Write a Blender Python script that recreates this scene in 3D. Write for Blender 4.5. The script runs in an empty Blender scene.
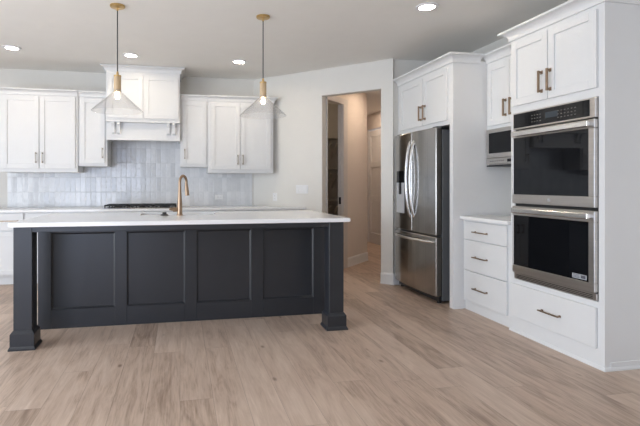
import bpy, bmesh, math, random
from mathutils import Vector, Matrix
random.seed(7)
S = bpy.context.scene
COL = S.collection
PI = math.pi

# ------------------------------------------------------------------ camera, world, lights, exposure
cam = bpy.data.cameras.new('camera')
cam.sensor_width = 36.0
cam.lens = 470.0 / 640.0 * 36.0
cam.shift_x = 45.2 / 640.0
cam.shift_y = (183.92 - 213.0) / 640.0
cam.clip_start = 0.05
co = bpy.data.objects.new('camera', cam)
co.location = (0, 0, 1.22)
co.rotation_euler = (PI / 2, 0, -math.radians(11.3939))
COL.objects.link(co)
S.camera = co

S.view_settings.view_transform = 'Standard'
S.view_settings.look = 'None'
S.view_settings.gamma = 1.0
S.view_settings.use_curve_mapping = False
S.view_settings.exposure = -0.05

w = bpy.data.worlds.new('world')
S.world = w
w.use_nodes = True
bg = w.node_tree.nodes['Background']
bg.inputs['Color'].default_value = (0.50, 0.70, 1.0, 1)
bg.inputs['Strength'].default_value = 1.4

def area(name, loc, rot, sx, sy, power, color):
    l = bpy.data.lights.new(name, 'AREA')
    l.shape = 'RECTANGLE'; l.size = sx; l.size_y = sy; l.energy = power; l.color = color
    o = bpy.data.objects.new(name, l)
    o.location = loc; o.rotation_euler = rot
    COL.objects.link(o)
    return o
# daylight standing in the window openings of the side wall and of the wall behind the camera
area('daylight_patio', (-4.60, 1.3, 1.25), (0, -PI / 2, 0), 2.2, 5.6, 240, (0.91, 0.96, 1.0))
area('daylight_rear', (-2.75, -3.78, 1.2), (PI / 2, 0, 0), 3.0, 2.2, 95, (.58, .70, 1.0))
area('ground_bounce_rear', (-2.75, -4.0, .45), (PI / 2 + .8, 0, 0), 3.0, 1.0, 30, (1.0, 1.0, 1.0)).data.spread = 2.1

# ------------------------------------------------------------------ materials
def newmat(name):
    m = bpy.data.materials.new(name); m.use_nodes = True
    nt = m.node_tree
    return m, nt, nt.nodes['Principled BSDF']
def lnk(nt, a, b): nt.links.new(a, b)
def node(nt, t, **kw):
    n = nt.nodes.new(t)
    for k, v in kw.items(): setattr(n, k, v)
    return n
def pm(name, col, rough=0.5, metal=0.0, var=0.03, scale=6.0, bump=0.0, bscale=200.0, spec=0.5, stretch=None):
    """principled with a slight procedural variation of colour and roughness"""
    m, nt, p = newmat(name)
    tc = node(nt, 'ShaderNodeTexCoord')
    mp = node(nt, 'ShaderNodeMapping')
    lnk(nt, tc.outputs['Object'], mp.inputs['Vector'])
    if stretch: mp.inputs['Scale'].default_value = stretch
    n = node(nt, 'ShaderNodeTexNoise'); n.inputs['Scale'].default_value = scale; n.inputs['Detail'].default_value = 4
    lnk(nt, mp.outputs['Vector'], n.inputs['Vector'])
    r = node(nt, 'ShaderNodeValToRGB')
    a = [max(0, c * (1 - var)) for c in col]; b = [min(1, c * (1 + var)) for c in col]
    r.color_ramp.elements[0].position = .3; r.color_ramp.elements[1].position = .7
    r.color_ramp.elements[0].color = (*a, 1); r.color_ramp.elements[1].color = (*b, 1)
    lnk(nt, n.outputs['Fac'], r.inputs['Fac'])
    lnk(nt, r.outputs['Color'], p.inputs['Base Color'])
    p.inputs['Roughness'].default_value = rough
    p.inputs['Metallic'].default_value = metal
    p.inputs['Specular IOR Level'].default_value = spec
    if bump:
        n2 = node(nt, 'ShaderNodeTexNoise'); n2.inputs['Scale'].default_value = bscale
        lnk(nt, mp.outputs['Vector'], n2.inputs['Vector'])
        bp = node(nt, 'ShaderNodeBump'); bp.inputs['Strength'].default_value = bump; bp.inputs['Distance'].default_value = .002
        lnk(nt, n2.outputs['Fac'], bp.inputs['Height'])
        lnk(nt, bp.outputs['Normal'], p.inputs['Normal'])
    return m
def emis(name, col, s):
    m, nt, p = newmat(name)
    p.inputs['Base Color'].default_value = (*col, 1)
    p.inputs['Emission Color'].default_value = (*col, 1)
    p.inputs['Emission Strength'].default_value = s
    return m

M = {}
M['wall'] = pm('wall_paint', (0.75, 0.73, 0.685), .7, var=.01, bump=.15, bscale=300)
M['ceil'] = pm('ceiling_paint', (0.87, 0.85, 0.81), .85, var=.01, bump=.15, bscale=250)
M['hallwall_warmlit'] = pm('hall_wall_warm_lit', (0.72, 0.66, 0.60), .7, var=.01)  # same paint as the kitchen walls, warm lamplight mixed into the colour
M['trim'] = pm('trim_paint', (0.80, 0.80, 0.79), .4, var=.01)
M['halltrim_coollit'] = pm('hall_trim_cool_lit', (0.60, 0.575, 0.55), .45, var=.01)  # white trim with the grey look of cool daylight put into the colour
M['white'] = pm('cabinet_white', (0.775, 0.775, 0.77), .38, var=.008)
M['island'] = pm('island_charcoal', (0.023, 0.025, 0.030), .33, var=.04)
M['quartz'] = pm('white_quartz', (0.90, 0.89, 0.885), .16, var=.03, scale=3.0)
M['bronze'] = pm('champagne_bronze', (0.37, 0.262, 0.178), .36, 1.0, var=.05)
M['pullbronze'] = pm('cabinet_pull_bronze', (0.33, 0.24, 0.17), .34, 1.0, var=.05)
M['brass'] = pm('brushed_brass', (0.62, 0.43, 0.19), .3, 1.0, var=.05)
M['nickel'] = pm('satin_nickel', (0.38, 0.33, 0.27), .3, 1.0, var=.05)
M['steel'] = pm('stainless_steel', (0.38, 0.37, 0.36), .17, 1.0, var=.10, scale=3.0, stretch=(40, 40, .4))
M['ovensteel'] = pm('oven_stainless', (0.56, 0.535, 0.51), .36, 1.0, var=.05, scale=3.0, stretch=(1, 1, 30))
M['steelbar'] = pm('polished_steel', (0.72, 0.71, 0.70), .2, 1.0, var=.05)
M['fridgeside'] = pm('fridge_side_grey', (0.12, 0.125, 0.13), .45, var=.04)
M['black'] = pm('black_plastic', (0.012, 0.012, 0.013), .35, var=.1)
M['iron'] = pm('cast_iron', (0.02, 0.02, 0.021), .6, var=.1)
M['blackglass'] = pm('black_glass', (0.006, 0.0065, 0.008), .03, var=.1, spec=.27)
M['sinkgrey'] = pm('sink_composite', (0.55, 0.56, 0.58), .35, var=.03)
M['lightwood'] = pm('turned_light_wood', (0.60, 0.43, 0.25), .45, var=.15, scale=14, stretch=(1, 1, .2))
M['cord'] = pm('black_cord', (0.02, 0.02, 0.022), .6)
M['plate'] = pm('white_plastic', (0.82, 0.82, 0.82), .3, var=.01)
M['shelf'] = pm('pantry_shelf_paint', (0.42, 0.39, 0.35), .5)
M['grout_dark'] = pm('dark_gap', (0.02, 0.02, 0.02), .8)
M['led'] = emis('downlight_diffuser', (1.0, 0.95, 0.88), 14.0)
M['bulb'] = emis('warm_bulb', (1.0, 0.80, 0.56), 26.0)
M['display'] = emis('dim_display', (0.03, 0.04, 0.05), 0.15)
M['icon'] = pm('panel_icon_print', (0.16, 0.15, 0.14), .4)
M['sticker'] = pm('paper_sticker', (0.42, 0.44, 0.47), .5)
M['ink'] = pm('printed_ink', (0.10, 0.10, 0.12), .5)

def math_n(nt, op, a, b=None, v=None):
    n = node(nt, 'ShaderNodeMath', operation=op)
    if hasattr(a, 'is_linked'): lnk(nt, a, n.inputs[0])
    else: n.inputs[0].default_value = a
    if b is not None:
        if hasattr(b, 'is_linked'): lnk(nt, b, n.inputs[1])
        else: n.inputs[1].default_value = b
    return n.outputs[0]

def glass():
    # thin blown glass: mostly clear, reflective towards its edges, a trace of haze
    m, nt, p = newmat('clear_glass')
    out = nt.nodes['Material Output']
    nt.nodes.remove(p)
    tr = node(nt, 'ShaderNodeBsdfTransparent'); tr.inputs['Color'].default_value = (.965, .965, .965, 1)
    gl = node(nt, 'ShaderNodeBsdfGlossy'); gl.inputs['Roughness'].default_value = .03
    df = node(nt, 'ShaderNodeBsdfDiffuse'); df.inputs['Color'].default_value = (.85, .85, .85, 1)
    lw = node(nt, 'ShaderNodeLayerWeight'); lw.inputs['Blend'].default_value = .5
    m1 = node(nt, 'ShaderNodeMixShader'); lnk(nt, math_n(nt, 'ADD', .03, math_n(nt, 'MULTIPLY', math_n(nt, 'POWER', lw.outputs['Facing'], 3.5), .6)), m1.inputs[0]); lnk(nt, tr.outputs[0], m1.inputs[1]); lnk(nt, gl.outputs[0], m1.inputs[2])
    m2 = node(nt, 'ShaderNodeMixShader'); m2.inputs[0].default_value = .05; lnk(nt, m1.outputs[0], m2.inputs[1]); lnk(nt, df.outputs[0], m2.inputs[2])
    lnk(nt, m2.outputs[0], out.inputs['Surface'])
    return m
M['glass'] = glass()

def wood_floor():
    m, nt, p = newmat('oak_plank_floor')
    W, L = 0.185, 1.9
    tc = node(nt, 'ShaderNodeTexCoord'); sx = node(nt, 'ShaderNodeSeparateXYZ')
    lnk(nt, tc.outputs['Object'], sx.inputs[0])
    u = math_n(nt, 'DIVIDE', sx.outputs['X'], W)
    row = math_n(nt, 'FLOOR', u); fu = math_n(nt, 'FRACT', u)
    wn = node(nt, 'ShaderNodeTexWhiteNoise', noise_dimensions='1D'); lnk(nt, row, wn.inputs['W'])
    v = math_n(nt, 'ADD', math_n(nt, 'DIVIDE', sx.outputs['Y'], L), wn.outputs['Value'])
    pid = math_n(nt, 'FLOOR', v); fv = math_n(nt, 'FRACT', v)
    cb = node(nt, 'ShaderNodeCombineXYZ'); lnk(nt, row, cb.inputs[0]); lnk(nt, pid, cb.inputs[1])
    wn2 = node(nt, 'ShaderNodeTexWhiteNoise', noise_dimensions='2D'); lnk(nt, cb.outputs[0], wn2.inputs['Vector'])
    rnd = wn2.outputs['Value']
    # grain, shifted on every plank
    off = node(nt, 'ShaderNodeVectorMath', operation='SCALE'); lnk(nt, wn2.outputs['Color'], off.inputs[0]); off.inputs['Scale'].default_value = 37.0
    add = node(nt, 'ShaderNodeVectorMath', operation='ADD'); lnk(nt, tc.outputs['Object'], add.inputs[0]); lnk(nt, off.outputs[0], add.inputs[1])
    mp = node(nt, 'ShaderNodeMapping'); mp.inputs['Scale'].default_value = (9, 1.25, 1); lnk(nt, add.outputs[0], mp.inputs['Vector'])
    g = node(nt, 'ShaderNodeTexNoise'); g.inputs['Scale'].default_value = 1.6; g.inputs['Detail'].default_value = 7; g.inputs['Roughness'].default_value = .62; g.inputs['Distortion'].default_value = 1.0
    lnk(nt, mp.outputs[0], g.inputs['Vector'])
    mp2 = node(nt, 'ShaderNodeMapping'); mp2.inputs['Scale'].default_value = (75, 4.0, 1); lnk(nt, add.outputs[0], mp2.inputs['Vector'])
    g2 = node(nt, 'ShaderNodeTexNoise'); g2.inputs['Scale'].default_value = 1.5; g2.inputs['Detail'].default_value = 4; lnk(nt, mp2.outputs[0], g2.inputs['Vector'])
    f = math_n(nt, 'ADD', math_n(nt, 'MULTIPLY', g.outputs['Fac'], .58), math_n(nt, 'MULTIPLY', g2.outputs['Fac'], .24))
    f = math_n(nt, 'ADD', f, math_n(nt, 'ADD', .025, math_n(nt, 'MULTIPLY', rnd, .15)))
    r = node(nt, 'ShaderNodeValToRGB')
    e = r.color_ramp.elements
    e[0].position = .33; e[0].color = (0.29, 0.205, 0.152, 1)
    e[1].position = .68; e[1].color = (0.66, 0.53, 0.437, 1)
    k = e.new(.50); k.color = (0.535, 0.405, 0.32, 1)
    lnk(nt, f, r.inputs['Fac'])
    # knots
    vo = node(nt, 'ShaderNodeTexVoronoi'); mp3 = node(nt, 'ShaderNodeMapping'); mp3.inputs['Scale'].default_value = (3.2, 1.5, 1)
    lnk(nt, add.outputs[0], mp3.inputs['Vector']); lnk(nt, mp3.outputs[0], vo.inputs['Vector']); vo.inputs['Scale'].default_value = 1.3
    kr = node(nt, 'ShaderNodeValToRGB'); kr.color_ramp.elements[0].position = .02; kr.color_ramp.elements[0].color = (.35, .3, .27, 1)
    kr.color_ramp.elements[1].position = .075; kr.color_ramp.elements[1].color = (1, 1, 1, 1)
    lnk(nt, vo.outputs['Distance'], kr.inputs['Fac'])
    mx = node(nt, 'ShaderNodeMix', data_type='RGBA', blend_type='MULTIPLY'); mx.inputs['Factor'].default_value = .8
    lnk(nt, r.outputs['Color'], mx.inputs['A']); lnk(nt, kr.outputs['Color'], mx.inputs['B'])
    # seams
    eu = math_n(nt, 'MINIMUM', fu, math_n(nt, 'SUBTRACT', 1.0, fu)); eu = math_n(nt, 'MULTIPLY', eu, W)
    ev = math_n(nt, 'MINIMUM', fv, math_n(nt, 'SUBTRACT', 1.0, fv)); ev = math_n(nt, 'MULTIPLY', ev, L)
    seam = math_n(nt, 'LESS_THAN', math_n(nt, 'MINIMUM', eu, ev), .0016)
    mx2 = node(nt, 'ShaderNodeMix', data_type='RGBA'); mx2.inputs['B'].default_value = (.10, .065, .045, 1)
    lnk(nt, math_n(nt, 'MULTIPLY', seam, .32), mx2.inputs['Factor']); lnk(nt, mx.outputs['Result'], mx2.inputs['A'])
    lnk(nt, mx2.outputs['Result'], p.inputs['Base Color'])
    p.inputs['Roughness'].default_value = .42
    rr = math_n(nt, 'ADD', .36, math_n(nt, 'MULTIPLY', g.outputs['Fac'], .14)); lnk(nt, rr, p.inputs['Roughness'])
    bp = node(nt, 'ShaderNodeBump'); bp.inputs['Strength'].default_value = .12; bp.inputs['Distance'].default_value = .003
    lnk(nt, math_n(nt, 'SUBTRACT', f, math_n(nt, 'MULTIPLY', seam, .8)), bp.inputs['Height']); lnk(nt, bp.outputs[0], p.inputs['Normal'])
    return m
M['floor'] = wood_floor()

def tile_mat():
    m, nt, p = newmat('glazed_stacked_tile')
    W, L = 0.066, 0.2015
    tc = node(nt, 'ShaderNodeTexCoord'); sx = node(nt, 'ShaderNodeSeparateXYZ'); lnk(nt, tc.outputs['Object'], sx.inputs[0])
    u = math_n(nt, 'DIVIDE', sx.outputs['X'], W); v = math_n(nt, 'DIVIDE', math_n(nt, 'SUBTRACT', sx.outputs['Z'], .9085), L)
    cu, cv = math_n(nt, 'FLOOR', u), math_n(nt, 'FLOOR', v); fu, fv = math_n(nt, 'FRACT', u), math_n(nt, 'FRACT', v)
    cb = node(nt, 'ShaderNodeCombineXYZ'); lnk(nt, cu, cb.inputs[0]); lnk(nt, cv, cb.inputs[1])
    wn = node(nt, 'ShaderNodeTexWhiteNoise', noise_dimensions='2D'); lnk(nt, cb.outputs[0], wn.inputs['Vector'])
    n = node(nt, 'ShaderNodeTexNoise'); n.inputs['Scale'].default_value = 22; n.inputs['Detail'].default_value = 3; lnk(nt, tc.outputs['Object'], n.inputs['Vector'])
    f = math_n(nt, 'ADD', math_n(nt, 'MULTIPLY', wn.outputs['Value'], .6), math_n(nt, 'MULTIPLY', n.outputs['Fac'], .4))
    r = node(nt, 'ShaderNodeValToRGB')
    r.color_ramp.elements[0].position = .15; r.color_ramp.elements[0].color = (.63, .64, .655, 1)
    r.color_ramp.elements[1].position = .85; r.color_ramp.elements[1].color = (.80, .805, .815, 1)
    lnk(nt, f, r.inputs['Fac'])
    eu = math_n(nt, 'MULTIPLY', math_n(nt, 'MINIMUM', fu, math_n(nt, 'SUBTRACT', 1.0, fu)), W)
    ev = math_n(nt, 'MULTIPLY', math_n(nt, 'MINIMUM', fv, math_n(nt, 'SUBTRACT', 1.0, fv)), L)
    ed = math_n(nt, 'MINIMUM', eu, ev)
    seam = math_n(nt, 'LESS_THAN', ed, .0014)
    mx = node(nt, 'ShaderNodeMix', data_type='RGBA'); mx.inputs['B'].default_value = (.66, .67, .68, 1)
    lnk(nt, seam, mx.inputs['Factor']); lnk(nt, r.outputs['Color'], mx.inputs['A']); lnk(nt, mx.outputs['Result'], p.inputs['Base Color'])
    lnk(nt, math_n(nt, 'ADD', .10, math_n(nt, 'MULTIPLY', seam, .6)), p.inputs['Roughness'])
    # each tile bulges and tilts a little
    nb = node(nt, 'ShaderNodeTexNoise'); nb.inputs['Scale'].default_value = 16; nb.inputs['Detail'].default_value = 1; lnk(nt, tc.outputs['Object'], nb.inputs['Vector'])
    ramp = math_n(nt, 'MINIMUM', math_n(nt, 'MULTIPLY', ed, 120.0), 1.0)
    tilt = math_n(nt, 'MULTIPLY', math_n(nt, 'SUBTRACT', fu, .5), math_n(nt, 'SUBTRACT', wn.outputs['Value'], .5))
    hgt = math_n(nt, 'ADD', math_n(nt, 'ADD', math_n(nt, 'MULTIPLY', nb.outputs['Fac'], .9), math_n(nt, 'MULTIPLY', ramp, .35)), math_n(nt, 'MULTIPLY', tilt, .5))
    bp = node(nt, 'ShaderNodeBump'); bp.inputs['Strength'].default_value = .8; bp.inputs['Distance'].default_value = .004
    lnk(nt, hgt, bp.inputs['Height']); lnk(nt, bp.outputs[0], p.inputs['Normal'])
    return m
M['tile'] = tile_mat()

# ------------------------------------------------------------------ helpers
class MB:
    """collects shapes and links them as ONE mesh object"""
    def __init__(self): self.bm = bmesh.new()
    def box(self, x0, x1, y0, y1, z0, z1):
        a, b = (min(x0, x1), min(y0, y1), min(z0, z1)), (max(x0, x1), max(y0, y1), max(z0, z1))
        v = [self.bm.verts.new((x, y, z)) for x in (a[0], b[0]) for y in (a[1], b[1]) for z in (a[2], b[2])]
        for f in ((0, 1, 3, 2), (4, 6, 7, 5), (0, 4, 5, 1), (2, 3, 7, 6), (0, 2, 6, 4), (1, 5, 7, 3)):
            self.bm.faces.new([v[i] for i in f])
        return self
    def hexa(self, bot, top):
        """four bottom corners and four top corners, both counter-clockwise from above"""
        b = [self.bm.verts.new(p) for p in bot]; t = [self.bm.verts.new(p) for p in top]
        self.bm.faces.new(b[::-1]); self.bm.faces.new(t)
        for i in range(4):
            j = (i + 1) % 4
            self.bm.faces.new((b[i], b[j], t[j], t[i]))
        return self
    def slab(self, poly, z0, z1):
        b = [self.bm.verts.new((x, y, z0)) for x, y in poly]; t = [self.bm.verts.new((x, y, z1)) for x, y in poly]
        self.bm.faces.new(b[::-1]); self.bm.faces.new(t); n = len(poly)
        for i in range(n):
            j = (i + 1) % n
            self.bm.faces.new((b[i], b[j], t[j], t[i]))
        return self
    def seg(self, p, q, th, z0, z1):
        """upright wall piece from p to q, thickness th on the left hand of the direction"""
        d = Vector((q[0] - p[0], q[1] - p[1])).normalized(); n = Vector((-d.y, d.x)) * th
        return self.slab([p, q, (q[0] + n.x, q[1] + n.y), (p[0] + n.x, p[1] + n.y)] if th > 0 else
                         [p, (p[0] + n.x, p[1] + n.y), (q[0] + n.x, q[1] + n.y), q], z0, z1)
    def lathe(self, prof, c=(0, 0), n=32, axis='z', closed=False):
        rings = []
        for r, h in prof:
            ring = []
            for i in range(n):
                a = 2 * PI * i / n
                x, y = r * math.cos(a), r * math.sin(a)
                if axis == 'z': p = (c[0] + x, c[1] + y, h)
                elif axis == 'y': p = (c[0] + x, h, c[1] + y)
                else: p = (h, c[0] + x, c[1] + y)
                ring.append(self.bm.verts.new(p))
            rings.append(ring)
        for a, b in zip(rings, rings[1:] + ([rings[0]] if closed else [])):
            for i in range(n):
                j = (i + 1) % n
                self.bm.faces.new((a[i], a[j], b[j], b[i]))
        if not closed:
            if prof[0][0] > 1e-6: self.bm.faces.new(rings[0][::-1])
            if prof[-1][0] > 1e-6: self.bm.faces.new(rings[-1])
        return self
    def tube(self, pts, r, n=10):
        pts = [Vector(p) for p in pts]
        rs = r if isinstance(r, (list, tuple)) else [r] * len(pts)
        rings = []; up = None
        for i, p in enumerate(pts):
            t = (pts[min(i + 1, len(pts) - 1)] - pts[max(i - 1, 0)]).normalized()
            if up is None:
                up = Vector((0, 0, 1)) if abs(t.z) < .9 else Vector((1, 0, 0))
            s = t.cross(up).normalized(); up = s.cross(t).normalized()
            rings.append([self.bm.verts.new(p + (s * math.cos(2 * PI * k / n) + up * math.sin(2 * PI * k / n)) * rs[i]) for k in range(n)])
        for a, b in zip(rings, rings[1:]):
            for i in range(n):
                j = (i + 1) % n
                self.bm.faces.new((a[i], a[j], b[j], b[i]))
        self.bm.faces.new(rings[0][::-1]); self.bm.faces.new(rings[-1])
        return self
    def sweep(self, path, prof):
        """closed profile of (out, z) carried along a flat path with mitred corners; out is to the right of the path"""
        P = [Vector(p) for p in path]; rings = []
        for i, p in enumerate(P):
            ns = []
            if i > 0: d = (P[i] - P[i - 1]).normalized(); ns.append(Vector((d.y, -d.x)))
            if i < len(P) - 1: d = (P[i + 1] - P[i]).normalized(); ns.append(Vector((d.y, -d.x)))
            if len(ns) == 2:
                b = (ns[0] + ns[1]).normalized(); nrm = b / max(.3, b.dot(ns[0]))
            else: nrm = ns[0]
            rings.append([self.bm.verts.new((p.x + nrm.x * o, p.y + nrm.y * o, z)) for o, z in prof])
        k = len(prof)
        for a, b in zip(rings, rings[1:]):
            for i in range(k):
                j = (i + 1) % k
                self.bm.faces.new((a[i], b[i], b[j], a[j]))
        self.bm.faces.new(rings[0][::-1]); self.bm.faces.new(rings[-1])
        return self
    def build(self, name, mat, parent=None, bevel=0.0, smooth=False, segs=1, matrix=None):
        bm = self.bm
        if matrix is not None: bmesh.ops.transform(bm, matrix=matrix, verts=bm.verts)
        root = parent
        while root is not None and root.parent is not None: root = root.parent
        if root is not None and root.type == 'EMPTY':
            bmesh.ops.translate(bm, vec=(0, 0, -root.location.z), verts=bm.verts)
        bmesh.ops.recalc_face_normals(bm, faces=bm.faces)
        if smooth:
            for f in bm.faces: f.smooth = True
            for e in bm.edges:
                if len(e.link_faces) == 2 and e.calc_face_angle(0) > .6: e.smooth = False
        me = bpy.data.meshes.new(name); bm.to_mesh(me); bm.free()
        me.materials.append(M[mat])
        o = bpy.data.objects.new(name, me); COL.objects.link(o)
        if parent is not None: o.parent = parent
        if bevel:
            b = o.modifiers.new('edge', 'BEVEL'); b.width = bevel; b.segments = segs; b.limit_method = 'ANGLE'; b.angle_limit = .7
        return o

def thing(name, label, cat, loc=(0, 0, 0), rz=0.0, group=None):
    o = bpy.data.objects.new(name, None); COL.objects.link(o)
    o.empty_display_size = .1
    o.location = loc; o.rotation_euler = (0, 0, rz); o['label'] = label; o['category'] = cat
    if group: o['group'] = group
    return o
def tag(o, label, cat, group=None):
    o['label'] = label; o['category'] = cat
    if group: o['group'] = group
    return o
def struct(o): o['kind'] = 'structure'; return o

# ------------------------------------------------------------------ setting
H = 2.74            # ceiling
HH = 2.66           # hall ceiling
YB = 6.78           # back wall
A = Vector((1.05, 6.78)); B = Vector((2.53, 5.30))   # ends of the slanted wall
XR = 3.30           # right wall
TH = .115
XL, YF = -4.4, -3.6
struct(MB().box(XL - .2, 5.2, YF - .2, 10.4, -.08, 0).build('floor', 'floor'))
struct(MB().slab([(XL - .2, YF - .2), (XR + .15, YF - .2), (XR + .15, 5.42), (2.57, 5.36), (1.09, 6.85), (1.09, 6.92), (XL - .2, 6.92)], H, H + .08).build('ceiling', 'ceil'))
struct(MB().slab([(1.08, 6.86), (2.60, 5.385), (XR, 5.40), (5.2, 5.6), (5.2, 10.2), (.9, 10.2), (.9, 6.92)], HH, HH + .07).build('ceiling_hall', 'ceil'))
struct(MB().box(XL, 1.09, YB, YB + .12, 0, H).build('wall_back', 'wall'))
# slanted wall with the tall opening (2.39 m head)
J0, J1, HEAD = Vector((1.845, 5.985)), Vector((2.422, 5.408)), 2.39
m = MB()
for p, q, z0, z1 in ((A, J0, 0, H), (J0, J1, HEAD, H), (J1, B, 0, H)): m.seg(p, q, TH, z0, z1)
struct(m.build('wall_slanted', 'wall'))
struct(MB().box(B.x, XR + .12, B.y + .03, B.y + .13, 0, H).build('wall_niche', 'wall'))
struct(MB().box(XR, XR + .12, YF, B.y + .03, 0, H).build('wall_right', 'wall'))
# left wall with wide patio opening, rear wall with windows (both outside the frame; daylight comes through)
P0, P1 = -1.5, 4.1
m = MB(); m.box(XL - .12, XL, YF, P0, 0, H); m.box(XL - .12, XL, P1, YB + .12, 0, H); m.box(XL - .12, XL, P0, P1, 2.38, H)
struct(m.build('wall_left', 'wall'))
R0, R1 = -4.28, -1.22
m = MB(); m.box(XL, R0, YF - .12, YF, 0, H); m.box(R1, XR + .12, YF - .12, YF, 0, H); m.box(R0, R1, YF - .12, YF, 2.38, H)
struct(m.build('wall_front', 'wall'))
m = MB()
for k in range(5):
    y = P0 + k * (P1 - P0 - .07) / 4; m.box(XL - .10, XL - .03, y, y + .07, 0, 2.38)
m.box(XL - .10, XL - .03, P0, P1, 2.31, 2.38); m.box(XL - .10, XL - .03, P0, P1, 0, .08)
struct(m.build('window_1', 'trim'))
m = MB()
for k in range(4):
    x = R0 + k * (R1 - R0 - .07) / 3; m.box(x, x + .07, YF - .10, YF - .03, 0, 2.38)
m.box(R0, R1, YF - .10, YF - .03, 2.31, 2.38); m.box(R0, R1, YF - .10, YF - .03, 0, .08)
struct(m.build('window_2', 'trim'))

# hall beyond the slanted wall
D1 = Vector((1, 1)).normalized()
def hp(t): return J0 + D1 * t           # along the hall's left wall
t0, t1, tend, DOORH = .135, .62, 1.53, 2.36
m = MB()
m.seg(hp(TH), hp(t0), .06, 0, HH); m.seg(hp(t1), hp(tend), .06, 0, HH); m.seg(hp(t0), hp(t1), .06, DOORH, HH)
struct(m.build('wall_hall_side', 'hallwall_warmlit'))
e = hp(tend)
struct(MB().box(e.x - .09, e.x, e.y + .0, 9.9, 0, HH).build('wall_hall_inner', 'hallwall_warmlit'))
struct(MB().box(3.87, 3.98, 6.0, 8.28, 0, HH).box(3.87, 3.98, 9.32, 10.0, 0, HH).box(3.87, 3.98, 8.28, 9.32, 2.34, HH).build('wall_hall_far', 'hallwall_warmlit'))
struct(MB().box(e.x - .09, 3.98, 9.9, 10.0, 0, HH).build('wall_hall_end', 'hallwall_warmlit'))
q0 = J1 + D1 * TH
struct(MB().seg(q0, (3.90, q0.y + (3.90 - q0.x)), -.1, 0, HH).build('wall_hall_return', 'hallwall_warmlit'))
# pantry shell
struct(MB().box(1.05, e.x - .09, 8.10, 8.2, 0, HH).build('wall_pantry_back', 'shelf'))
struct(MB().box(.95, 1.05, 6.92, 8.2, 0, HH).build('wall_pantry_side', 'shelf'))
# casing round the pantry opening
m = MB()
def casing(m, ta, tb, za, zb, off=.018):
    a, b = hp(ta), hp(tb); n = Vector((D1.y, -D1.x)) * off
    m.slab([(a.x + n.x, a.y + n.y), (b.x + n.x, b.y + n.y), (b.x, b.y), (a.x, a.y)], za, zb)
casing(m, t1, t1 + .14, 0, DOORH + .07); casing(m, t0 - .018, t0, 0, DOORH + .07); casing(m, t0 - .018, t1 + .14, DOORH, DOORH + .08, .02)
# jamb lining
for ta, tb in ((t0, t0 + .018), (t1 - .018, t1)):
    a, b = hp(ta), hp(tb); n = Vector((-D1.y, D1.x)) * .06
    m.slab([(a.x, a.y), (b.x, b.y), (b.x + n.x, b.y + n.y), (a.x + n.x, a.y + n.y)], 0, DOORH)
struct(m.build('trim_1', 'halltrim_coollit'))
a, b = hp(t1 - .022), hp(t1 - .018); n = Vector((-D1.y, D1.x))
tag(MB().slab([a + n * .012, b + n * .012, b + n * .046, a + n * .046], .93, 1.03).build('strike_plate', 'black'), 'small black strike plate on the white jamb of the pantry opening', 'strike plate')
# baseboards
BBP = [(0, 0), (.022, 0), (.022, .012), (.016, .02), (.016, .115), (.010, .135), (0, .135)]
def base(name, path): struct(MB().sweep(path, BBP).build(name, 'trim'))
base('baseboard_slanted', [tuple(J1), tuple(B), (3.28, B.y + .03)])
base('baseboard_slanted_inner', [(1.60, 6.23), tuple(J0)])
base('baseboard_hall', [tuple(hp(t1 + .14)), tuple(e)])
# hall door and its frame
d = thing('door_1', 'tall white three-panel door at the far end of the hall', 'door', (3.87, 9.30, 0), -PI / 2); d['kind'] = 'structure'; del d['label']; del d['category']
m = MB(); m.box(0, 1.0, .03, .05, 0.005, 2.32)
for z0, z1 in ((0.005, .22), (.86, .98), (1.56, 1.68), (2.20, 2.32)): m.box(.11, .89, .012, .05, z0, z1)
m.box(0, .11, .012, .05, 0.005, 2.32); m.box(.89, 1.0, .012, .05, 0.005, 2.32)
m.build('door_leaf', 'trim', d, bevel=.003)
MB().tube([(.93, .012, 1.0), (.93, -.045, 1.0), (.93, -.05, 1.0), (.83, -.05, 1.0)], .009).build('door_handle', 'black', d)

# pantry shelves on diagonal brackets
for z, which in ((2.03, 'topmost'), (1.50, 'middle'), (.94, 'lowest')):
    s = thing('pantry_shelf', f'dark pantry shelf on slanted brackets, {which} of three through the doorway', 'shelf', (1.3, 8.1, z - .02), 0, 'pantry shelves')
    MB().box(.0, 1.5, -.34, 0, z - .02, z).box(0, 1.5, -.02, 0, z - .09, z - .02).build('board', 'shelf', s)
    for x in (.35, 1.24, 1.36):
        mm = MB(); mm.slab([(0, 0), (.028, 0), (.028, .028), (0, .028)], 0, .40)
        mm.build('bracket', 'shelf', s, matrix=Matrix.Translation((x, -.03, z - .36)) @ Matrix.Rotation(math.radians(52), 4, 'X'))

# backsplash
struct(MB().box(-2.23, 1.03, YB - .011, YB - .001, .906, 1.95).build('wall_backsplash', 'tile'))

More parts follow.
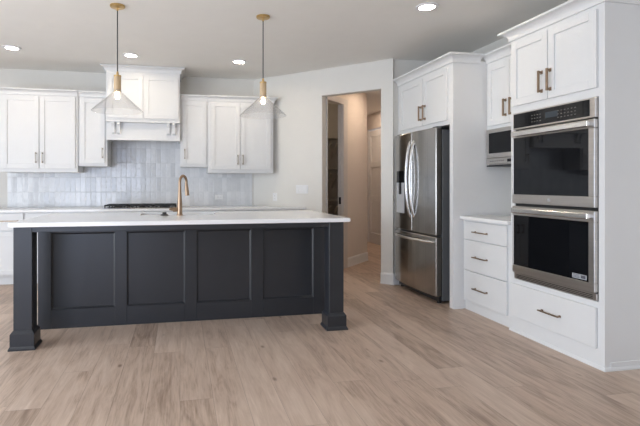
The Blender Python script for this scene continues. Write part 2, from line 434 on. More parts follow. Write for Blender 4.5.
# ------------------------------------------------------------------ cabinet pieces (local frame: x along the face, front looks to -y)
def shaker(par, x0, x1, z0, z1, rail=.058, t=.020, mat='white', name='door'):
    m = MB()
    m.box(x0 + rail - .002, x1 - rail + .002, -t + .011, -.001, z0 + rail - .002, z1 - rail + .002)
    m.box(x0, x0 + rail, -t, -.001, z0, z1); m.box(x1 - rail, x1, -t, -.001, z0, z1)
    m.box(x0 + rail, x1 - rail, -t, -.001, z0, z0 + rail); m.box(x0 + rail, x1 - rail, -t, -.001, z1 - rail, z1)
    return m.build(name, mat, par, bevel=.0015)
def slabfront(par, x0, x1, z0, z1, t=.020, mat='white', name='drawer'):
    return MB().box(x0, x1, -t, -.001, z0, z1).build(name, mat, par, bevel=.002)
def pull(par, x, z, L, vertical=True, t=.020, mat='pullbronze', r=.0050, out=.030):
    m = MB(); y = -t - out
    if vertical and mat == 'pullbronze': r = .0072
    if vertical:
        m.box(x - r, x + r, y - r, y + r, z - L / 2, z + L / 2)
        for s in (-1, 1):
            zz = z + s * (L / 2 - .012); m.box(x - r, x + r, y, -t, zz - r, zz + r)
            m.box(x - r * 1.7, x + r * 1.7, -t - .004, -t, zz - r * 1.9, zz + r * 1.9)
    else:
        m.box(x - L / 2, x + L / 2, y - r, y + r, z - r, z + r)
        for s in (-1, 1):
            xx = x + s * (L / 2 - .016); m.box(xx - r, xx + r, y, -t, z - r, z + r)
            m.box(xx - r * 1.9, xx + r * 1.9, -t - .004, -t, z - r * 1.7, z + r * 1.7)
    return m.build('handle', mat, par, bevel=.0012)
def crown(par, path, zb, zt, p):
    hgt = zt - zb
    prof = [(0, zb), (.014, zb), (.014, zb + .12 * hgt)]
    for i in range(7):
        a = i / 6 * PI / 2
        prof.append((.014 + (p - .020) * (1 - math.cos(a)), zb + hgt * (.16 + .62 * math.sin(a))))
    prof += [(p, zb + .82 * hgt), (p, zt), (0, zt)]
    return MB().sweep(path, prof).build('crown_moulding', 'white', par)

# ------------------------------------------------------------------ back wall: wall cabinets
def back_wall_cab(name, label, x0, x1, yf, z0, z1, doors, zd0, zd1, cpath, handles, grp, mat='nickel'):
    r = thing(name, label, 'cabinet', (x0, yf, z0), 0, grp); W = x1 - x0; D = YB - .013 - yf
    MB().box(0, W, 0, D, z0, z1).build('body', 'white', r, bevel=.0015)
    for (a, b), hx in zip(doors, handles):
        dd = shaker(r, a - x0, b - x0, zd0, zd1)
        pull(dd, hx - x0, zd0 + .135, .135, mat=mat)
    if cpath: crown(r, [(px * W, py * D) for px, py in cpath], z1 - .06, z1 + .012, .06)
    return r
G = 'white shaker wall cabinets on the tiled wall'
back_wall_cab('wall_cabinet', 'wide two-door white wall cabinet at the window end of the tiled wall', -2.20, -1.285, 6.40, 1.37, 2.40,
    ((-2.165, -1.742), (-1.733, -1.312)), 1.415, 2.325, [(0, 1), (0, 0), (1, 0)], (-1.775, -1.700), G)
back_wall_cab('wall_cabinet', 'narrow single-door white wall cabinet between a two-door cabinet and the cooktop side, pull beside the hood', -1.284, -.927, 6.42, 1.45, 2.40,
    ((-1.258, -.955),), 1.485, 2.325, [(0, 0), (1, 0)], (-.985,), G)['label'] = 'narrow one-door white wall cabinet on the window side of the range hood'
back_wall_cab('wall_cabinet', 'narrow one-door white wall cabinet on the hall side of the range hood', 0.0, .369, 6.42, 1.45, 2.40,
    ((.030, .345),), 1.485, 2.325, [(0, 0), (1, 0)], (.062,), G)
back_wall_cab('wall_cabinet', 'wide two-door white wall cabinet beside the slanted wall, above a tile outlet', .370, 1.268, 6.40, 1.37, 2.40,
    ((.405, .800), (.812, 1.232)), 1.415, 2.325, [(0, 0), (1, 0), (1, 1)], (.772, .842), G)

# range hood in cabinetry
hx0, hx1, hy = -.926, -.001, 6.30
r = thing('range_hood', 'tall white range hood cabinet rising to the ceiling above the cooktop', 'range hood', (hx0, hy, 1.785)); W = hx1 - hx0; D = YB - .013 - hy
MB().box(0, W, 0, D, 2.035, 2.69).build('body', 'white', r, bevel=.0015)
shaker(r, .022, W / 2 - .008, 2.068, 2.622); shaker(r, W / 2 + .008, W - .022, 2.068, 2.622)
crown(r, [(0, D), (0, 0), (W, 0), (W, D)], 2.662, 2.735, .062)
MB().box(-.0, W, -.028, D, 2.012, 2.036).build('ledge', 'white', r, bevel=.003)
m = MB(); m.box(0, W, .035, .055, 1.785, 2.012); m.box(0, .02, .055, D, 1.785, 2.012); m.box(W - .02, W, .055, D, 1.785, 2.012)
m.build('apron', 'white', r, bevel=.002)
MB().box(.02, W - .02, .055, D, 1.86, 1.875).build('vent_liner', 'steel', r)
for x in (.066, .135, W - .172, W - .098):
    m = MB(); prof = [(.035, 1.862), (.012, 1.866), (.004, 1.88), (.000, 1.95), (-.010, 1.975), (-.022, 1.99), (-.022, 2.012), (.035, 2.012)]
    a = [m.bm.verts.new((x, y, z)) for y, z in prof]; b = [m.bm.verts.new((x + .038, y, z)) for y, z in prof]
    m.bm.faces.new(a); m.bm.faces.new(b[::-1])
    for i in range(len(prof)):
        j = (i + 1) % len(prof); m.bm.faces.new((a[i], b[i], b[j], a[j]))
    m.build('corbel', 'white', r)

# back wall: base cabinets
def base_cab(label, x0, x1, kind, grp, pl=.3):
    r = thing('base_cabinet', label, 'cabinet', (x0, 6.18, 0), 0, grp); W = x1 - x0; D = YB - .013 - 6.18
    if x1 > 1.5:    # the end unit is cut back along the slanted wall
        MB().slab([(0, 0), (W, 0), (W, .04), (1.04 - x0, D), (0, D)], .105, .876).build('body', 'white', r, bevel=.0015)
        MB().slab([(0, .055), (W - .03, .055), (1.03 - x0, D), (0, D)], 0, .105).build('toe_kick', 'white', r)
    else:
        MB().box(0, W, 0, D, .105, .876).build('body', 'white', r, bevel=.0015)
        MB().box(0, W, .055, D, 0, .105).build('toe_kick', 'white', r)
    if kind == 'doors':
        pull(slabfront(r, .012, W - .012, .66, .862), W / 2, .775, pl, False)
        n = 2 if W > .62 else 1
        for i in range(n):
            a, b = .012 + i * (W - .024) / n, .012 + (i + 1) * (W - .024) / n
            dd = shaker(r, a + .002, b - .002, .125, .645)
            pull(dd, (b - .04) if (i == 0 and n == 2) or n == 1 else a + .04, .55, .135)
    else:
        for z0, z1 in ((.66, .862), (.40, .645), (.125, .385)):
            pull(slabfront(r, .012, W - .012, z0, z1), W / 2, (z0 + z1) / 2, pl, False)
    return r
G = 'white base cabinets along the tiled wall'
base_cab('white base cabinet at the window end, seen past the charcoal island post', -2.42, -1.843, 'doors', G, .46)
base_cab('white base cabinet between the end unit and the cooktop, glimpsed behind the island post', -1.842, -.965, 'doors', G)
base_cab('white drawer base cabinet under the black cooktop, behind the island', -.964, -.02, 'drawers', G)
base_cab('white base cabinet behind the brass faucet, on the hall side of the cooktop', -.019, .80, 'doors', G)
base_cab('white base cabinet next to the slanted wall, behind the island', .801, 1.585, 'doors', G)
o = MB().slab([(-2.44, 6.14), (1.665, 6.14), (1.055, 6.752), (1.035, YB - .012), (-2.44, YB - .012)], .876, .906).build('worktop', 'quartz', bevel=.003)
tag(o, 'long white quartz worktop along the tiled back wall', 'worktop')

# gas cooktop
r = thing('cooktop', 'black gas cooktop with cast iron grates below the range hood', 'cooktop', (-.96, 6.19, .906))
MB().box(0, .93, 0, .53, .906, .918).build('tray', 'steel', r, bevel=.003)
for i in range(3):
    m = MB(); a = .015 + i * .30; b = a + .295
    for x in (a, b - .014): m.box(x, x + .014, .09, .51, .934, .950)
    for y in (.09, .496): m.box(a, b, y, y + .014, .934, .950)
    for k in range(1, 5): m.box(a + .014, b - .014, .09 + k * .083, .09 + k * .083 + .012, .937, .950)
    m.box((a + b) / 2 - .006, (a + b) / 2 + .006, .09, .51, .937, .950)
    for x in (a, a + .09, b - .104, b - .014):
        for y in (.09, .496): m.box(x, x + .014, y, y + .014, .918, .936)
    m.build('grate', 'iron', r)
for x, y in ((.16, .2), (.16, .41), (.465, .3), (.77, .2), (.77, .41)):
    MB().lathe([(.045, .918), (.045, .926), (.032, .928), (.03, .934), (.0, .935)], (x, y), 20).build('burner', 'iron', r)
for k in range(5):
    MB().lathe([(.019, .918), (.019, .922), (.015, .924), (.014, .942), (.0, .943)], (.265 + k * .10, .045), 16).build('knob', 'black', r)

# wall plates
def plate(name, label, cat, base_pt, ang, w_, h_, kind, n=1):
    r = thing(name, label, cat, (base_pt[0], base_pt[1], base_pt[2] - h_ / 2), ang)
    z = base_pt[2]
    MB().box(-w_ / 2, w_ / 2, -.006, 0, z - h_ / 2, z + h_ / 2).build('cover', 'plate', r, bevel=.002)
    if kind == 'outlet':
        for s in (-1, 1):
            horizontal = w_ > h_
            cx_, cz = (s * .02, z) if horizontal else (0, z + s * .02)
            k = MB().box(cx_ - .014, cx_ + .014, -.0085, -.006, cz - .014, cz + .014).build('socket', 'plate', r, bevel=.002)
            MB().box(cx_ - .006, cx_ - .004, -.009, -.0083, cz - .005, cz + .005).box(cx_ + .004, cx_ + .006, -.009, -.0083, cz - .005, cz + .005).build('slot', 'black', k)
    else:
        for i in range(n):
            x = (i - (n - 1) / 2) * .046
            MB().hexa([(x - .016, -.0105, z - .033), (x + .016, -.0105, z - .033), (x + .016, -.006, z - .033), (x - .016, -.006, z - .033)],
                      [(x - .016, -.0075, z + .033), (x + .016, -.0075, z + .033), (x + .016, -.006, z + .033), (x - .016, -.006, z + .033)]).build('rocker', 'plate', r)
plate('outlet', 'white horizontal outlet on the tile under the two-door cabinet', 'outlet', (.548, YB - .011, 1.032), 0, .115, .07, 'outlet')
SA = -PI / 4
plate('outlet', 'white outlet on the painted slanted wall beside the tile edge', 'outlet', (1.316, 6.514, 1.035), SA, .07, .115, 'outlet')
plate('light_switch', 'four-rocker white light switch plate on the slanted wall', 'light switch', (1.628, 6.202, 1.146), SA, .19, .115, 'switch', 4)

# ------------------------------------------------------------------ island
isl = thing('kitchen_island', 'charcoal kitchen island with four recessed panels and two square posts', 'kitchen island', (.07, 4.25, 0))
OX, OY = .07, 4.25
def ib(m, x0, x1, y0, y1, z0, z1): return m.box(x0 - OX, x1 - OX, y0 - OY, y1 - OY, z0, z1)
bx0, bx1 = -1.166, 1.345
m = MB(); ib(m, bx0, bx1, 4.262, 4.325, 0, .905); ib(m, bx0, bx1, 4.81, 4.84, .10, .905); ib(m, bx0, bx0 + .03, 4.32, 4.82, 0, .905); ib(m, bx1 - .03, bx1, 4.32, 4.82, 0, .905); ib(m, bx0 + .02, bx1 - .02, 4.31, 4.77, 0, .12)
m.build('body', 'island', isl)
m = MB()
sx = [(bx0, -1.062), (-.551, -.451), (.043, .146), (.635, .746), (1.227, bx1)]
for a, b in sx: ib(m, a, b, 4.243, 4.263, 0, .905)
for (a, b), (c_, d_) in zip(sx, sx[1:]):
    ib(m, b, c_, 4.243, 4.263, 0, .162); ib(m, b, c_, 4.243, 4.263, .805, .905)
    # chamfered bead round the recess
    y0, y1, k, x0, x1, z0, z1 = 4.2515 - OY, 4.2625 - OY, .0145, b - OX, c_ - OX, .162, .805
    V = m.bm.verts.new
    o_ = [V((x0, y0, z0)), V((x1, y0, z0)), V((x1, y0, z1)), V((x0, y0, z1))]
    i_ = [V((x0 + k, y1, z0 + k)), V((x1 - k, y1, z0 + k)), V((x1 - k, y1, z1 - k)), V((x0 + k, y1, z1 - k))]
    r_ = [V((x0, y1, z0)), V((x1, y1, z0)), V((x1, y1, z1)), V((x0, y1, z1))]
    for q in range(4):
        p = (q + 1) % 4
        m.bm.faces.new((o_[q], o_[p], i_[p], i_[q])); m.bm.faces.new((o_[q], r_[q], r_[p], o_[p])); m.bm.faces.new((i_[q], i_[p], r_[p], r_[q]))
m.build('panel_frame', 'island', isl, bevel=.002)
m = MB()
ib(m, -1.09, 1.25, 3.762, 3.782, .862, .905)
for x in (-1.19, 1.318): ib(m, x, x + .02, 3.87, 4.25, .862, .905)
m.build('apron', 'island', isl, bevel=.002)
for cx_ in (-1.136, 1.284):
    m = MB(); h_ = .064; cy = 3.822
    ib(m, cx_ - h_, cx_ + h_, cy - h_, cy + h_, .10, .905)
    p = m.build('post', 'island', isl, bevel=.003)
    m = MB(); k = .083; x_, y_ = cx_ - OX, cy - OY
    m.box(x_ - k, x_ + k, y_ - k, y_ + k, .02, .118)
    sq = lambda h, z: [(x_ - h, y_ - h, z), (x_ + h, y_ - h, z), (x_ + h, y_ + h, z), (x_ - h, y_ + h, z)]
    m.hexa(sq(k, .118), sq(h_ + .002, .142)); m.hexa(sq(.093, 0), sq(.093, .012)); m.hexa(sq(.093, .012), sq(k, .030))
    m.build('plinth', 'island', p, bevel=.0015)
# cabinet doors on the working side
for i in range(4):
    a = bx0 + .03 + i * .605; m = MB()
    ib(m, a, a + .595, 4.84, 4.86, .13, .885); dd = m.build('door', 'island', isl, bevel=.002)
    m = MB(); ib(m, a + .20, a + .40, 4.885, 4.897, .80, .812); ib(m, a + .21, a + .222, 4.86, 4.89, .80, .812); ib(m, a + .38, a + .392, 4.86, 4.89, .80, .812); m.build('handle', 'bronze', dd)
# worktop with sink cut-out
tx0, tx1, ty0, ty1 = -1.215, 1.385, 3.695, 4.895
kx0, kx1, ky0, ky1 = -.362, .335, 4.405, 4.785
m = MB()
bm = m.bm
def ring(z):
    return ([bm.verts.new((x, y, z)) for x, y in ((tx0, ty0), (tx1, ty0), (tx1, ty1), (tx0, ty1))],
            [bm.verts.new((x, y, z)) for x, y in ((kx0, ky0), (kx1, ky0), (kx1, ky1), (kx0, ky1))])
o0, i0 = ring(.905); o1, i1 = ring(.937)
for i in range(4):
    j = (i + 1) % 4
    bm.faces.new((o1[i], o1[j], i1[j], i1[i])); bm.faces.new((o0[i], i0[i], i0[j], o0[j]))
    bm.faces.new((o0[i], o0[j], o1[j], o1[i])); bm.faces.new((i0[i], i1[i], i1[j], i0[j]))
tag(m.build('island_worktop', 'quartz', bevel=.003), 'white quartz worktop overhanging the charcoal island', 'worktop')
# sink
r = thing('sink', 'undermount sink let into the island worktop behind the brass faucet', 'sink', (0, 4.59, .70))
m = MB(); X0, X1, Y0, Y1 = kx0 - .006, kx1 + .006, ky0 - .006 - 4.59, ky1 + .006 - 4.59
m.box(X0 - .012, X1 + .012, Y0 - .012, Y1 + .012, .695, .71); m.box(X0 - .012, X0, Y0 - .012, Y1 + .012, .71, .904); m.box(X1, X1 + .012, Y0 - .012, Y1 + .012, .71, .904)
m.box(X0, X1, Y0 - .012, Y0, .71, .904); m.box(X0, X1, Y1, Y1 + .012, .71, .904)
m.build('basin', 'sinkgrey', r)
MB().lathe([(.05, .710), (.05, .713), (.035, .714), (.0, .712)], (0, .04), 20).build('drain', 'steelbar', r)
# faucet
r = thing('faucet', 'brushed bronze gooseneck faucet standing on the island worktop', 'faucet', (-.003, 4.325, .937))
MB().lathe([(.029, .937), (.029, .944), (.024, .948), (.0225, .99), (.022, 1.03), (.0175, 1.10), (.0135, 1.17), (.0125, 1.20), (0, 1.20)], n=24).build('column', 'bronze', r, smooth=True)
ux, uy = .52, .85
pts = [(0, 0, 1.18), (0, 0, 1.22)]
R_ = .058
for i in range(0, 13):
    a = PI - i / 12 * PI * 1.06
    d_ = R_ + R_ * math.cos(a); pts.append((ux * d_, uy * d_, 1.235 + R_ * math.sin(a)))
MB().tube(pts, .0125, 14).build('spout', 'bronze', r, smooth=True)
ex = pts[-1]
MB().tube([ex, (ex[0] + .001, ex[1] - .002, ex[2] - .03), (ex[0] + .004, ex[1] - .003, ex[2] - .06), (ex[0] + .009, ex[1] - .004, ex[2] - .112)], [.0135, .016, .018, .020], 14).build('spray_head', 'bronze', r, smooth=True)
m = MB(); m.tube([(-.018, 0, .990), (-.058, -.004, .990)], .020, 16); m.tube([(-.052, -.004, .990), (-.092, -.01, .996)], [.013, .011], 12)
m.build('lever', 'bronze', r, smooth=True)
r = thing('sink_button', 'small black round sink button on the island worktop beside the faucet', 'button', (-.137, 4.325, .937))
MB().lathe([(.036, .937), (.036, .942), (.030, .948), (.020, .951), (0, .951)], n=24).build('collar', 'black', r, smooth=True)
MB().lathe([(.018, .951), (.018, .963), (.014, .967), (0, .967)], n=20).build('cap', 'black', r, smooth=True)

# ------------------------------------------------------------------ right wall, far to near (root rotated so the face looks to -X)
RZ = -PI / 2
# fridge enclosure
yF, xF = 5.325, 2.61
r = thing('fridge_cabinet', 'white two-door cabinet above the stainless fridge', 'cabinet', (xF, yF, 0), RZ)
loc = lambda y: yF - y
WF = yF - 4.15; DF = XR - .004 - xF
WC = WF - .061
MB().box(0, WC, 0, DF, 1.81, 2.43).build('body', 'white', r, bevel=.0015)
dd = shaker(r, loc(5.245), loc(4.712), 1.855, 2.372); pull(dd, loc(4.735), 1.99, .16)
dd = shaker(r, loc(4.702), loc(4.236), 1.855, 2.372); pull(dd, loc(4.648), 1.99, .16)
crown(r, [(0, 0), (WC, 0)], 2.405, 2.487, .075)

r = thing('side_panel', 'full-height white side panel between the fridge and the drawers', 'panel', (xF, 4.210, 0), RZ)
MB().box(0, .060, 0, DF, 0, 2.43).build('board', 'white', r, bevel=.0015)
crown(r, [(0, 0), (.060, 0), (.060, .293)], 2.405, 2.487, .075)
MB().sweep([(.060, .004), (.060, .105)], [(0, 0), (.009, 0), (.009, .016), (0, .024)]).build('shoe_moulding', 'white', r)
tag(MB().box(xF, xF + .10, yF - .045, yF, 0, 1.809).build('filler_panel', 'white', bevel=.0015), 'slim white filler panel between the fridge and the slanted wall', 'panel')

# refrigerator (french doors over a freezer drawer)
fy0, fy1, fx = 5.262, 4.335, 2.535
r = thing('refrigerator', 'stainless french-door refrigerator with a bottom freezer drawer', 'refrigerator', (fx, fy0, 0), RZ)
FW = fy0 - fy1; mid = FW * .5
MB().box(.006, FW - .006, .075, .72, .03, 1.775).build('case', 'fridgeside', r, bevel=.004)
MB().box(.02, FW - .02, .045, .12, .02, .075).build('kick_plate', 'black', r)
for x, y in ((.06, .07), (FW - .06, .07), (.06, .66), (FW - .06, .66)): MB().lathe([(.022, 0), (.022, .03), (0, .031)], (x, y), 12).build('foot', 'black', r)
def fdoor(name, x0, x1, z0, z1, bulge=.022):
    """door with a gently bowed face"""
    m = MB(); n = 10; bm = m.bm; fr, bk = [], []
    xm, hw = FW / 2, FW / 2
    for i in range(n + 1):
        x = x0 + (x1 - x0) * i / n
        y = -bulge * (1 - ((x - xm) / hw) ** 2)
        fr.append((bm.verts.new((x, y, z0)), bm.verts.new((x, y, z1)))); bk.append((bm.verts.new((x, .068, z0)), bm.verts.new((x, .068, z1))))
    for i in range(n):
        bm.faces.new((fr[i][0], fr[i + 1][0], fr[i + 1][1], fr[i][1])); bm.faces.new((bk[i][0], bk[i][1], bk[i + 1][1], bk[i + 1][0]))
        bm.faces.new((fr[i][1], fr[i + 1][1], bk[i + 1][1], bk[i][1])); bm.faces.new((fr[i][0], bk[i][0], bk[i + 1][0], fr[i + 1][0]))
    bm.faces.new((fr[0][0], fr[0][1], bk[0][1], bk[0][0])); bm.faces.new((fr[-1][0], bk[-1][0], bk[-1][1], fr[-1][1]))
    return m.build(name, 'steel', r, bevel=.010, segs=3)
d1 = fdoor('door', .0, mid - .003, .695, 1.795)
d2 = fdoor('door', mid + .003, FW, .695, 1.795)
d3 = fdoor('freezer_drawer', 0, FW, .075, .680)
def bow(x, z0, z1, out=.052, n=16):
    pts = [(x, -.004, z0)]
    for i in range(n + 1):
        t = i / n; pts.append((x, -.018 - out * math.sin(PI * t) ** .6 if 0 < t < 1 else -.018, z0 + (z1 - z0) * t))
    pts.append((x, -.004, z1)); return pts
MB().tube(bow(mid - .045, .86, 1.69), .0145, 12).build('handle', 'steelbar', d1, smooth=True)
MB().tube(bow(mid + .045, .86, 1.69), .0145, 12).build('handle', 'steelbar', d2, smooth=True)
pts = [(.05, -.002, .625)]
for i in range(17):
    t = i / 16; pts.append((.05 + (FW - .10) * t, -.016 - .052 * math.sin(PI * t) ** .6 if 0 < t < 1 else -.016, .625))
pts.append((FW - .05, -.002, .625))
MB().tube(pts, .0145, 12).build('handle', 'steelbar', d3, smooth=True)
def onbow(m, x0, x1, z0, z1, out):
    # a piece lying on the bowed door face
    f = lambda x: -.022 * (1 - ((x - FW / 2) / (FW / 2)) ** 2) - out
    a_, b_ = f(x0), f(x1)
    q = lambda z: [(x0, a_, z), (x1, b_, z), (x1, b_ + out + .012, z), (x0, a_ + out + .012, z)]
    return m.hexa(q(z0), q(z1))
onbow(MB(), .070, .280, 1.235, 1.37, .004).build('dispenser_panel', 'blackglass', d1, bevel=.001)
m = MB(); onbow(m, .070, .280, .885, .905, .006); onbow(m, .070, .085, .905, 1.235, .005); onbow(m, .265, .280, .905, 1.235, .005); onbow(m, .085, .265, .905, 1.235, .001)
m.build('dispenser_recess', 'sinkgrey', d1)
onbow(MB(), .150, .200, 1.10, 1.235, .012).build('dispenser_paddle', 'black', d1)
MB().box(FW - .10, FW - .02, .02, .09, 1.795, 1.807).build('hinge_cover', 'black', r, bevel=.003)
MB().box(.02, .10, .02, .09, 1.795, 1.807).build('hinge_cover', 'black', r, bevel=.003)

# drawer base beside the fridge panel
yD, xD = 4.147, 2.722
r = thing('drawer_cabinet', 'white three-drawer base cabinet between the fridge panel and the ovens', 'cabinet', (xD, yD, 0), RZ)
WD = yD - 3.460; DD = XR - .004 - xD
MB().box(0, WD, 0, DD, .085, .876).build('body', 'white', r, bevel=.0015)
MB().box(0, WD, .018, DD, 0, .085).build('toe_kick', 'white', r)
for z0, z1, zh in ((.694, .862, .770), (.398, .684, .534), (.108, .388, .240)):
    dd = slabfront(r, .035, WD - .045, z0, z1); pull(dd, yD - 3.845, zh, .20, False)
tag(MB().box(xD - .042, XR - .004, 3.462, 4.146, .877, .907).build('worktop', 'quartz', bevel=.003), 'short white quartz worktop on the drawers beside the ovens', 'worktop')
# upper cabinet with microwave
yU, xU = 4.147, 2.98
r = thing('wall_cabinet', 'white two-door wall cabinet directly above the microwave', 'cabinet', (xU, yU, 1.75), RZ)
WU = yU - 3.460; DU = XR - .004 - xU
MB().box(0, WU, 0, DU, 1.752, 2.43).build('body', 'white', r, bevel=.0015)
dd = shaker(r, .028, WU / 2 - .002, 1.785, 2.372); pull(dd, WU / 2 - .045, 1.93, .16)
dd = shaker(r, WU / 2 + .002, WU - .028, 1.785, 2.372); pull(dd, WU / 2 + .040, 1.93, .16)
crown(r, [(0, 0), (WU, 0)], 2.405, 2.487, .075)
r = thing('microwave', 'stainless microwave with dark window mounted below the wall cabinet', 'microwave', (xU - .02, yU - .012, 1.40), RZ)
WM = WU - .03
MB().box(0, WM, .03, DU + .015, 1.40, 1.75).build('case', 'ovensteel', r, bevel=.003)
m = MB(); m.box(0, WM, 0, .03, 1.47, 1.75); dd = m.build('door', 'ovensteel', r, bevel=.004)
MB().box(.045, WM - .15, -.004, .004, 1.515, 1.712).build('window', 'blackglass', dd, bevel=.002)
MB().tube([(WM - .075, -.001, 1.50), (WM - .075, -.035, 1.51), (WM - .075, -.038, 1.61), (WM - .075, -.035, 1.71), (WM - .075, -.001, 1.72)], .009, 10).build('handle', 'steelbar', dd, smooth=True)
m = MB(); m.box(0, WM, 0, .03, 1.412, 1.467); dd = m.build('control_strip', 'ovensteel', r, bevel=.003)
MB().box(WM * .47, WM * .62, -.003, .002, 1.425, 1.452).build('display', 'blackglass', dd)
for k in range(8): MB().box(.06 + k * .026, .076 + k * .026, -.0015, .001, 1.434, 1.444).build('button', 'icon', dd)
for k in range(6): MB().box(WM * .68 + k * .026, WM * .68 + .016 + k * .026, -.0015, .001, 1.434, 1.444).build('button', 'icon', dd)
MB().box(.005, WM - .005, .005, DU, 1.388, 1.401).build('vent_grille', 'black', r)

# tall oven cabinet
yO, xO = 3.457, 2.71
r = thing('oven_cabinet', 'tall white cabinet housing the double wall oven', 'cabinet', (xO, yO, 0), RZ)
WO = yO - 2.574; DO = XR - .004 - xO
LO = lambda y: yO - y
oa, ob = .050, WO - .050      # oven opening
m = MB()
m.box(0, WO, 0, DO, 1.80, 2.43); m.box(0, WO, 0, DO, 0, .440)
m.box(0, oa - .004, 0, DO, .44, 1.80); m.box(ob + .004, WO, 0, DO, .44, 1.80); m.box(oa - .004, ob + .004, DO - .02, DO, .44, 1.80)
m.build('body', 'white', r)
dd = shaker(r, LO(3.430), LO(3.043), 1.858, 2.376); pull(dd, LO(3.096), 1.995, .165)
dd = shaker(r, LO(3.037), LO(2.622), 1.858, 2.376); pull(dd, LO(3.012), 1.995, .165)
dd = slabfront(r, LO(3.445), LO(2.627), .132, .400); pull(dd, LO(3.005), .262, .20, False)
crown(r, [(0, .19), (0, 0), (WO, 0), (WO, DO)], 2.405, 2.487, .075)
MB().sweep([(0, .02), (0, 0), (WO, 0), (WO, DO)], [(0, 0), (.012, 0), (.012, .010), (.006, .022), (0, .022)]).build('shoe_moulding', 'white', r)
MB().sweep([(WO, .045), (WO, DO)], [(0, .022), (.004, .022), (.004, .052), (0, .056)]).build('side_skirt', 'white', r)

# double oven
r = thing('double_oven', 'stainless double wall oven built into the tall white cabinet', 'oven', (xO, yO, .445), RZ)
a, b = oa, ob; cw = b - a
MB().box(a, b, .004, .52, .445, 1.798).build('case', 'black', r)
# control panel
m = MB(); m.box(a, b, -.022, .01, 1.662, 1.796); pn = m.build('control_panel', 'ovensteel', r, bevel=.002)
MB().box(a + .012, b - .045, -.026, -.020, 1.674, 1.786).build('control_glass', 'blackglass', pn, bevel=.001)
gx0, gx1 = a + .012, b - .045
m = MB()
for k in range(4):
    for j in range(3): m.box(gx0 + .20 + k * .028, gx0 + .212 + k * .028, -.0267, -.0262, 1.700 + j * .024, 1.706 + j * .024)
m.build('control_icons', 'icon', pn)
m = MB()
for k in range(6):
    for j in range(3): m.box(gx1 - .27 + k * .030, gx1 - .256 + k * .030, -.0267, -.0262, 1.700 + j * .024, 1.706 + j * .024)
m.build('control_icons', 'icon', pn)
MB().box(gx0 + .34, gx0 + .46, -.0266, -.0262, 1.712, 1.756).build('display', 'display', pn)
def oven_door(z0, z1, gz0, gz1, hz, extra):
    m = MB(); fr = .036
    m.box(a, b, -.030, .0, z0, gz0); m.box(a, b, -.030, .0, gz1, z1); m.box(a, a + .012, -.030, 0, gz0, gz1); m.box(b - fr - .012, b, -.030, 0, gz0, gz1)
    dr = m.build('oven_door', 'ovensteel', r, bevel=.003)
    MB().box(a + .012, b - fr - .012, -.027, -.005, gz0, gz1).build('oven_window', 'blackglass', dr)
    m = MB()
    m.box(a + .026, b - .022, -.066, -.048, hz - .021, hz + .021)
    m.box(a + .03, a + .06, -.050, -.029, hz - .016, hz + .016); m.box(b - .056, b - .026, -.050, -.029, hz - .016, hz + .016)
    m.build('handle', 'steelbar', dr, bevel=.006, segs=2)
    return dr
du = oven_door(1.062, 1.652, 1.135, 1.592, 1.622, 0)
MB().lathe([(.013, -.030), (.013, -.0315), (0, -.0315)], ((a + b) / 2, 1.10), 20, axis='y').build('round_badge', 'steelbar', du)
dl = oven_door(.500, 1.040, .560, .965, 1.005, 1)
st = MB().box(b - .180, b - .062, -.0285, -.0268, .570, .602).build('sticker', 'sticker', dl)
m = MB()
for k in range(3): m.box(b - .174, b - .120, -.0292, -.0284, .576 + k * .009, .580 + k * .009)
m.box(b - .108, b - .070, -.0292, -.0284, .576, .597)
m.build('sticker_print', 'ink', st)
m = MB()
m.box(a, b, -.012, .006, .446, .494)
vt = m.build('vent_trim', 'ovensteel', r, bevel=.002)
m = MB()
for k in range(3): m.box(a + .03, b - .03, -.0135, -.010, .455 + k * .011, .459 + k * .011)
m.build('vent_slots', 'black', vt)

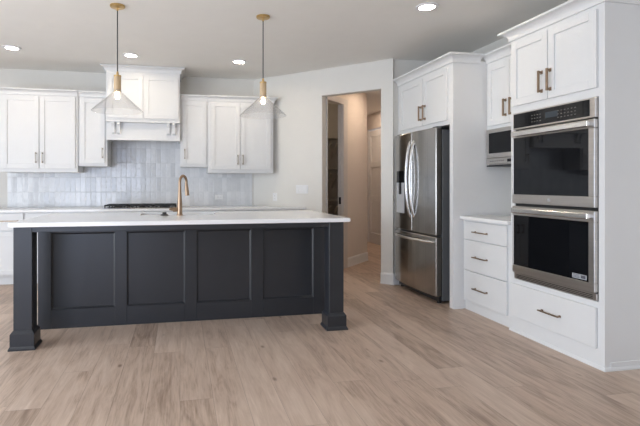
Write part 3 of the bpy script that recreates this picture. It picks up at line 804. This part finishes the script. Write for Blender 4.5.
# ------------------------------------------------------------------ pendants
def pendant(label, x, y):
    zg = 1.836
    r = thing('pendant_light', label, 'pendant light', (x, y, zg), 0, 'glass cone pendants over the island')
    MB().lathe([(.062, H - .001), (.062, H - .012), (.056, H - .018), (.010, H - .022), (.008, H - .045), (0, H - .045)], n=32).build('canopy', 'brass', r, smooth=True)
    MB().tube([(0, 0, H - .04), (0, 0, 2.15)], .0045, 8).build('cord', 'cord', r)
    MB().lathe([(.006, 2.178), (.010, 2.165), (.011, 2.150), (.031, 2.144), (.031, 2.132), (0, 2.132)], n=24).build('cap', 'brass', r, smooth=True)
    MB().lathe([(.029, 2.133), (.0295, 2.12), (.0295, 2.012), (.027, 2.004), (0, 2.004)], n=28).build('socket_sleeve', 'lightwood', r, smooth=True)
    th = .0028
    outer = [(.031, 2.022), (.034, 2.006), (.050, 1.990), (.085, 1.956), (.130, 1.916), (.175, 1.876), (.205, 1.848), (.212, zg + .002)]
    inner = [(a_ - th * .8, b_ - th) for a_, b_ in outer[::-1]]
    inner[0] = (.2095, zg); inner[-1] = (.0298, 2.021)
    MB().lathe(outer + inner, n=64, closed=True).build('glass_shade', 'glass', r, smooth=True)
    MB().lathe([(.012, 2.004), (.012, 1.994), (.016, 1.982), (.019, 1.968), (.018, 1.954), (.011, 1.943), (.0, 1.940)], n=24).build('bulb', 'bulb', r, smooth=True)
pendant('glass cone pendant light hanging in front of the range hood', -.523, 4.19)
pendant('glass cone pendant light hanging in front of the slanted wall corner', .738, 4.20)

# ------------------------------------------------------------------ recessed ceiling lights
CAN = 2.7
def downlight(label, x, y, z=H, power=None, col=(1, .88, .66)):
    r = thing('recessed_light', label, 'ceiling light', (x, y, z - .008), 0, 'recessed ceiling lights')
    MB().lathe([(.066, z - .010), (.094, z - .008), (.097, z - .001), (.066, z - .001)], n=32, closed=True).build('trim_ring', 'plate', r, smooth=True)
    MB().lathe([(.0665, z - .006), (0, z - .006)], n=32).build('diffuser', 'led', r)
    if power:
        l = bpy.data.lights.new('hall_lamp' if z == HH else 'ceiling_lamp', 'AREA'); l.shape = 'DISK'; l.size = .13; l.energy = power; l.color = col
        o = bpy.data.objects.new(l.name, l); o.location = (0, 0, -.006); o.parent = r; COL.objects.link(o)
downlight('lit recessed ceiling light above the window-end wall cabinet', -1.836, 5.712, H, CAN)
downlight('lit recessed ceiling light just in front of the range hood crown', -.567, 5.767, H, CAN)
downlight('lit recessed ceiling light above the wall cabinets near the slanted wall', .717, 5.808, H, CAN)
downlight('lit recessed ceiling light nearest the camera, in front of the ovens', 2.074, 3.69, H, CAN)
downlight('warm recessed light in the hall ceiling beyond the slanted wall', 2.92, 6.42, HH, 4.6, (1, .72, .52))
downlight('warm recessed light deeper in the hall, by the tall three-panel door', 3.42, 8.55, HH, 4.6, (1, .72, .52))
pl = bpy.data.lights.new('pantry_fill', 'POINT'); pl.energy = 6.0; pl.color = (1, .82, .62); pl.shadow_soft_size = .05  # added fill without a fixture, brightens the dark pantry
po = bpy.data.objects.new('pantry_fill', pl); po.location = (1.8, 7.5, 2.55); COL.objects.link(po)
